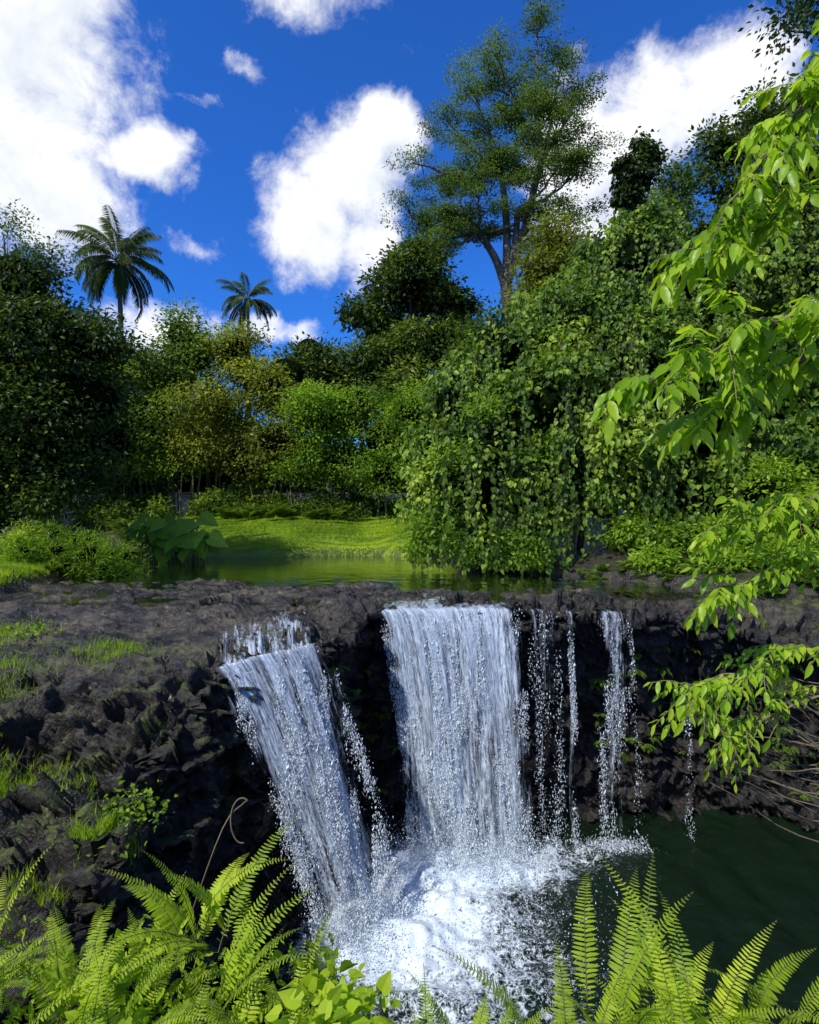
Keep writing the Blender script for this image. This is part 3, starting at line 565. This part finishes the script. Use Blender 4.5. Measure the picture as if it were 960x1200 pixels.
mb.build('forest_edge_foliage',[L_MID,CORE])
# ------------------------------------------------------------------ grass
def blades(mb,x,y,h,val,w=.012):
    n=len(x); z=gz(x,y); P=np.stack([x,y,z-.01],1); a=R(n)*6.28; lean=rng.normal(0,.35,(n,2))
    S=np.stack([np.cos(a),np.sin(a),a*0],1)*(w*(.6+.8*R(n)))[:,None]; tip=P+np.stack([lean[:,0]*h,lean[:,1]*h,h],1)
    v=np.stack([P-S,P+S,tip],1).reshape(-1,3); mb.add(v,(np.arange(n)*3)[:,None]+np.array([[0,1,2]]),0,val)
mb=MB()
n=130000; x=rng.uniform(-10,1.9,n); y=rng.uniform(20.4,31,n); dl,dr,db=river_d(x,y); k=(db>.05)&(x<1.4+.3*np.sin(y)); x,y=x[k],y[k]
blades(mb,x,y,.05+.07*R(len(x))+.14*(R(len(x))>.975),np.clip(.5+.45*vnoise(np.stack([x,y,x*0],1)*.8,3)+rng.normal(0,.12,len(x)),0,1),.014)
n=90000; x=rng.uniform(-15,-6,n); y=rng.uniform(9.0,16,n); dl,dr,db=river_d(x,y); k=(dl>.15); x,y=x[k],y[k]
blades(mb,x,y,.05+.09*R(len(x)),np.clip(.5+.25*vnoise(np.stack([x,y,x*0],1)*1.2,3)+rng.normal(0,.12,len(x)),0,1),.009)
mb.build('lawn_grass',[L_GRASS])
mb=MB()
for (cx,cy,s,n) in [(-4.5,6.2,.4,7000),(-5.1,6.4,.35,4000),(-3.7,6.2,.2,1600),(-2.95,5.6,.15,1200),(-5.6,7.6,.4,1200),(-6.6,8.8,.5,2500),(-3.9,4.4,.25,1100),(-5.0,5.3,.3,1600),(-3.3,5.0,.2,900),(-4.2,8.2,.3,700)]:
    x=rng.normal(cx,s,n); y=rng.normal(cy,s*.5,n); k=(x<-2.6); blades(mb,x[k],y[k],.05+.10*R(k.sum()),np.clip(.45+rng.normal(0,.2,k.sum()),0,1),.005)
mb.build('rock_grass_tufts',[L_GRASS])
mb=MB()
def weed(mb,bx,by,z,r,n,ls,tm=T_HEART,v0=.5):
    c_=np.array([bx,by,z]); P=c_+rng.normal(0,1,(n,3))*np.array([r,r,r*.45])+np.array([0,0,r*.6])
    leaves(mb,P,rng.normal(0,1,(n,3))+np.array([0,0,.1]),rng.normal(0,.45,(n,3))+np.array([0,-.15,1]),ls*(.6+.8*R(n)),tm,0,np.clip(v0+rng.normal(0,.2,n),0,1))
for (bx,by,r,n) in [(-2.85,6.0,.16,260),(-2.8,5.5,.13,160),(-3.7,5.0,.08,60),(-4.4,4.4,.1,60),(-4.7,5.9,.12,90),(-5.6,8.7,.15,90),(-2.7,4.6,.10,90),(-6.3,7.6,.15,80)]:
    weed(mb,bx,by,float(gz(bx,by)[0]),r,n,.05)
mb.build('rock_weeds',[L_BRIGHT])
mb=MB(); PZ=P2.reshape(nr,nT,3)
for k in range(130):
    dg=rng.choice([rng.uniform(40,62),rng.uniform(118,140),rng.uniform(60,75),rng.uniform(30,45)]); col=np.argmin(abs(deg-dg)); row=14+rng.integers(30,105); p0=PZ[row,col]
    for j in range(5): frond(mb,p0,-math.pi/2+rng.normal(0,.8),.5+.5*R(),2.0,rng.uniform(.15,.36),11,.06,0,.3+.3*R(),T_SMALL,droop=.3)
mb.build('cliff_ferns',[L_MID])
# ------------------------------------------------------------------ foreground ferns
mb=MB()
def fern(bx,by,bz,n,L,spread=1.0,az0=None,v0=.5,e=1.25):
    for k in range(n):
        az=R()*6.28 if az0 is None else az0+rng.normal(0,spread)
        frond(mb,(bx+rng.normal(0,.05),by+rng.normal(0,.05),bz),az,e+rng.normal(0,.16),.7+.8*R(),L*rng.uniform(.65,1.12),38,.050*(L/.6)**.7*rng.uniform(.85,1.15),0,np.clip(v0+rng.normal(0,.17),0,1),T_PINNA,droop=.05,fwd=.22,start=.10,rr=.003,rmat=1,wid=1.1,twist=rng.normal(0,.1))
for (bx,by,bz,n,L) in [(-.82,2.3,-1.74,10,.64),(-.70,2.1,-1.86,10,.58),(-1.2,2.0,-1.84,12,.52),(-1.5,2.0,-1.80,11,.52),(-.95,1.85,-1.84,11,.5),(-.55,1.9,-1.92,11,.48),(-.25,1.95,-1.95,10,.46),(-.4,2.1,-1.98,9,.5),(.02,1.9,-1.93,8,.44),(.28,1.9,-1.93,7,.44),(-1.35,1.75,-1.80,11,.46),(-1.05,2.2,-1.92,9,.5),(-1.7,2.2,-1.88,9,.52),(-.75,1.7,-1.84,11,.44),(-1.3,2.3,-1.97,9,.48),(-.5,1.7,-1.86,10,.42),(-.15,1.75,-1.87,9,.40),
   (.5,1.95,-1.90,8,.54),(.72,2.0,-1.90,10,.66),(.95,1.95,-1.90,10,.62),(1.15,2.0,-1.90,9,.66),(1.38,1.95,-1.90,8,.52),(.85,1.8,-1.90,10,.46),(1.1,1.8,-1.92,10,.46),(-1.6,1.7,-1.72,10,.48),(.62,1.75,-1.92,9,.42),(1.3,1.75,-1.92,9,.42),(.4,1.7,-1.88,8,.38),(.1,1.7,-1.86,8,.36)]:
    fern(bx,by,bz,n,L)
mb.build('sword_fern',[L_FERN,STEM])
mb=MB()
for k in range(70):
    bx=rng.uniform(-1.7,-.25); by=rng.uniform(1.65,2.35); weed(mb,bx,by,-1.88+.16*R(),.08,24,.042,T_HEART if R()<.4 else T_LONG,.35)
for k in range(8): weed(mb,rng.uniform(-.42,-.15),rng.uniform(1.8,2.0),-1.64,.06,12,.055,T_HEART,.5)
for k in range(10): weed(mb,rng.uniform(.4,1.4),rng.uniform(1.6,1.8),-1.78,.07,22,.04,T_LONG,.5)
mb.build('broadleaf_groundcover',[L_FERN])
mb=MB(); t=np.linspace(0,1,40); a=t*4.2
tube(mb,np.stack([-1.30+.085*np.cos(a+.9)*(1-.2*t),4.5+0*t,-2.34+.15*np.sin(a+.9)*(1-.1*t)-.08*t],1),.0065,5,0); tube(mb,curve([(-1.7,4.2,-3.3),(-1.6,4.4,-2.9),(-1.42,4.5,-2.4),(-1.25,4.5,-2.22)],12),.0055,5,0)
mb.build('vine_tendril',[TWIG])
# ------------------------------------------------------------------ near sapling on the right
mb=MB()
tube(mb,curve([(3.4,3.5,-3.0),(3.3,3.45,-1),(3.35,3.4,1),(3.2,3.4,3.2)],16),np.linspace(.07,.035,16),9,1)
def branch(pts,r0,ntw,tl,lv,ls,v0=.5,from_=.25):
    c_=curve(pts,22,.006); tube(mb,c_,np.linspace(r0,r0*.25,22),6,1); T=nrm(np.gradient(c_,axis=0))
    for k in range(ntw+1):
        last=k==ntw; i=21 if last else int(22*(from_+(1-from_)*R())); i=min(i,21); s=c_[i]
        d=T[i]*1.0+(rng.normal(0,.65,3)*np.array([1,1,.7])+np.array([-.15,0,-.02]) if not last else 0); d=nrm(d); L=tl*rng.uniform(.6,1.15)
        tw=curve([s,s+d*L*.5+np.array([0,0,.02]),s+d*L+np.array([0,0,-.18*L])],9,.003); tube(mb,tw,np.linspace(r0*.28,.0018,9),4,1)
        n=lv; ti=np.linspace(1.6,8,n); P=np.stack([np.interp(ti,np.arange(9),tw[:,q]) for q in range(3)],1); TT=nrm(np.stack([np.interp(ti,np.arange(9),np.gradient(tw[:,q])) for q in range(3)],1))
        S=nrm(np.cross(TT,np.array([0,0,1.])))*np.where(np.arange(n)%2==0,1,-1)[:,None]
        D=TT*.6+S*.8+np.array([0,0,-.42])+rng.normal(0,.2,(n,3)); D[-1]=TT[-1]+np.array([0,0,-.3])
        leaves(mb,P,D,np.array([0,-.15,1.])+S*.25+rng.normal(0,.25,(n,3)),ls*(.6+.6*R(n)),T_LONG,0,np.clip(v0+rng.normal(0,.18,n)+rng.normal(0,.12),0,1),smooth=True)
branch([(3.25,3.4,1.9),(2.6,3.2,2.3),(2.1,3.1,2.15),(1.7,3,1.65)],.018,34,.32,11,.115)
branch([(3.25,3.4,1.5),(2.6,3.2,1.7),(2.0,3.1,1.6),(1.5,3,1.30)],.018,34,.30,11,.115)
branch([(3.25,3.4,2.4),(2.7,3.3,2.7),(2.25,3.2,2.5),(2.05,3.1,2.1)],.016,14,.30,10,.115)
branch([(3.3,3.4,.6),(2.6,3.1,1.1),(1.9,3,.98),(1.22,2.9,.66)],.018,44,.34,12,.125)
branch([(3.3,3.4,.5),(2.6,3.3,.85),(2.1,3.1,.8),(1.55,3,.5)],.016,32,.30,11,.125)
branch([(3.3,3.4,-.4),(2.6,3.2,.1),(2.1,3.1,.05),(1.6,3,-.12)],.014,36,.25,10,.09)
branch([(3.3,3.4,-.7),(2.6,3.2,-.3),(2.1,3.1,-.3),(1.62,3,-.42)],.014,36,.25,10,.09)
branch([(3.35,3.4,-1.2),(2.6,3.2,-.75),(2.0,3.1,-.78),(1.48,3,-.95)],.014,42,.25,10,.075,.55,.35)
branch([(3.35,3.4,-1.5),(2.7,3.2,-1.0),(2.1,3.1,-1.0),(1.68,3,-1.15)],.013,30,.24,8,.07,.58,.4)
for k in range(40):
    e=np.array([rng.uniform(1.5,2.1),rng.uniform(2.9,3.2),rng.uniform(-1.4,-.85)]); s=np.array([3.0,3.3,rng.uniform(-1.9,-1.0)])
    c_=curve([s,(s+e)/2+np.array([0,0,-.12])+rng.normal(0,.08,3),e],12,.008); tube(mb,c_,np.linspace(.008,.002,12),4,1)
mb.build('leafy_sapling_tree',[L_NEAR,TWIG])
# ------------------------------------------------------------------ light, sky, camera
sd=np.array([-.50,-.44,.75]); sd/=np.linalg.norm(sd)
sun=bpy.data.lights.new('sun','SUN'); sun.energy=5.0; sun.angle=math.radians(.5); sun.color=(1,.94,.84)
so=bpy.data.objects.new('sun',sun); bpy.context.scene.collection.objects.link(so)
from mathutils import Vector
so.rotation_euler=Vector(sd).to_track_quat('Z','Y').to_euler(); so.location=(-20,-10,30)
w=bpy.data.worlds.new('World'); bpy.context.scene.world=w; w.use_nodes=True; nt=w.node_tree; nt.nodes.clear()
out=nt.nodes.new('ShaderNodeOutputWorld'); bg=nt.nodes.new('ShaderNodeBackground'); bg.inputs[1].default_value=.12; nt.links.new(bg.outputs[0],out.inputs[0])
sky=nt.nodes.new('ShaderNodeTexSky'); sky.sky_type='NISHITA'; sky.sun_disc=False; sky.sun_elevation=math.asin(sd[2]); sky.sun_rotation=math.atan2(sd[0],sd[1]); sky.ozone_density=4; sky.dust_density=.3; sky.air_density=1.0
hs=nt.nodes.new('ShaderNodeMix'); hs.data_type='RGBA'; hs.blend_type='MULTIPLY'; hs.inputs[0].default_value=1; hs.inputs[7].default_value=(.22,.74,1.62,1); nt.links.new(sky.outputs[0],hs.inputs[6])
tc=nt.nodes.new('ShaderNodeTexCoord'); dirv=tc.outputs['Generated']
def vm(op,a,b=None):
    n=nt.nodes.new('ShaderNodeVectorMath'); n.operation=op
    for k,x_ in enumerate((a,b)):
        if x_ is None: continue
        if isinstance(x_,(tuple,list)): n.inputs[k].default_value=x_
        else: nt.links.new(x_,n.inputs[k])
    return n
nd=vm('NORMALIZE',dirv).outputs[0]
def clouds(vec):
    wn=nt.nodes.new('ShaderNodeTexNoise'); wn.inputs['Scale'].default_value=5; wn.inputs['Detail'].default_value=8; wn.inputs['Roughness'].default_value=.62; nt.links.new(vec,wn.inputs['Vector'])
    wc=vm('SUBTRACT',wn.outputs['Color'],(.5,.5,.5)); ws=vm('SCALE',wc.outputs[0]); ws.inputs['Scale'].default_value=.14; wv=vm('ADD',vec,ws.outputs[0]).outputs[0]
    tot=None
    for (sx,sz,r,az_,st_) in [(-.70,.74,.17,1.0,1),(-.72,.98,.13,1,1),(-.62,.55,.12,1.2,1),(-.45,.60,.07,1.6,.95),(-.10,.58,.095,1.2,1),(-.18,.50,.085,1,1),(-.02,.65,.05,1,1),(-.07,.48,.08,1,.9),(.45,.70,.10,1.4,1),(.31,.60,.10,1,1),(.56,.73,.06,1.2,.95),(.30,.50,.08,1,.9),(-.19,.88,.09,2.2,.62),(-.30,.77,.035,1.5,.55),(-.36,.69,.035,3,.5),(-.38,.45,.06,2.4,.55),(-.22,.31,.09,3,.72),(-.44,.30,.10,2,.8),(.9,.45,.2,1.2,1),(-.95,.4,.2,1.5,1)]:
        c_=np.array([sx,1,sz]); c_/=np.linalg.norm(c_)
        d=vm('SUBTRACT',wv,tuple(c_)).outputs[0]; d=vm('MULTIPLY',d,(1/r,1/r,az_/r)).outputs[0]; ln=vm('LENGTH',d).outputs['Value']
        m=mth(nt,'MULTIPLY',mth(nt,'SUBTRACT',1.45,ln,True),st_); tot=m if tot is None else mth(nt,'MAXIMUM',tot,m)
    nz=noise(nt,vec,11,10,.66,.3); nz2=noise(nt,vec,2.2,4,.5)
    sp=nt.nodes.new('ShaderNodeSeparateXYZ'); nt.links.new(vec,sp.inputs[0]); bk=mth(nt,'MULTIPLY',mrange(nt,sp.outputs[1],.3,-.1),mrange(nt,nz2,.5,.65)); tot=mth(nt,'MAXIMUM',tot,bk)
    return mth(nt,'ADD',tot,mth(nt,'MULTIPLY',mth(nt,'SUBTRACT',nz,.55),1.7))
cd=clouds(nd); off=vm('ADD',nd,tuple(np.array(sd)*.05)).outputs[0]; cd2=clouds(off)
fac=mrange(nt,cd,.20,.88); sh=mrange(nt,cd2,.55,1.5)
cc=mixc(nt,sh,(9.0,9.1,9.3),(6.0,6.6,7.5))
fin=mixc(nt,fac,hs.outputs[2],cc); nt.links.new(fin,bg.inputs[0])
cam=bpy.data.cameras.new('camera'); co=bpy.data.objects.new('camera',cam); bpy.context.scene.collection.objects.link(co); bpy.context.scene.camera=co
cam.sensor_fit='HORIZONTAL'; cam.sensor_width=36; cam.lens=36*685/960; cam.clip_start=.05; cam.clip_end=2000
co.location=(0,0,0); co.rotation_euler=(math.radians(90),0,0)
sc=bpy.context.scene; sc.view_settings.view_transform='Standard'; sc.view_settings.look='None'; sc.view_settings.exposure=0
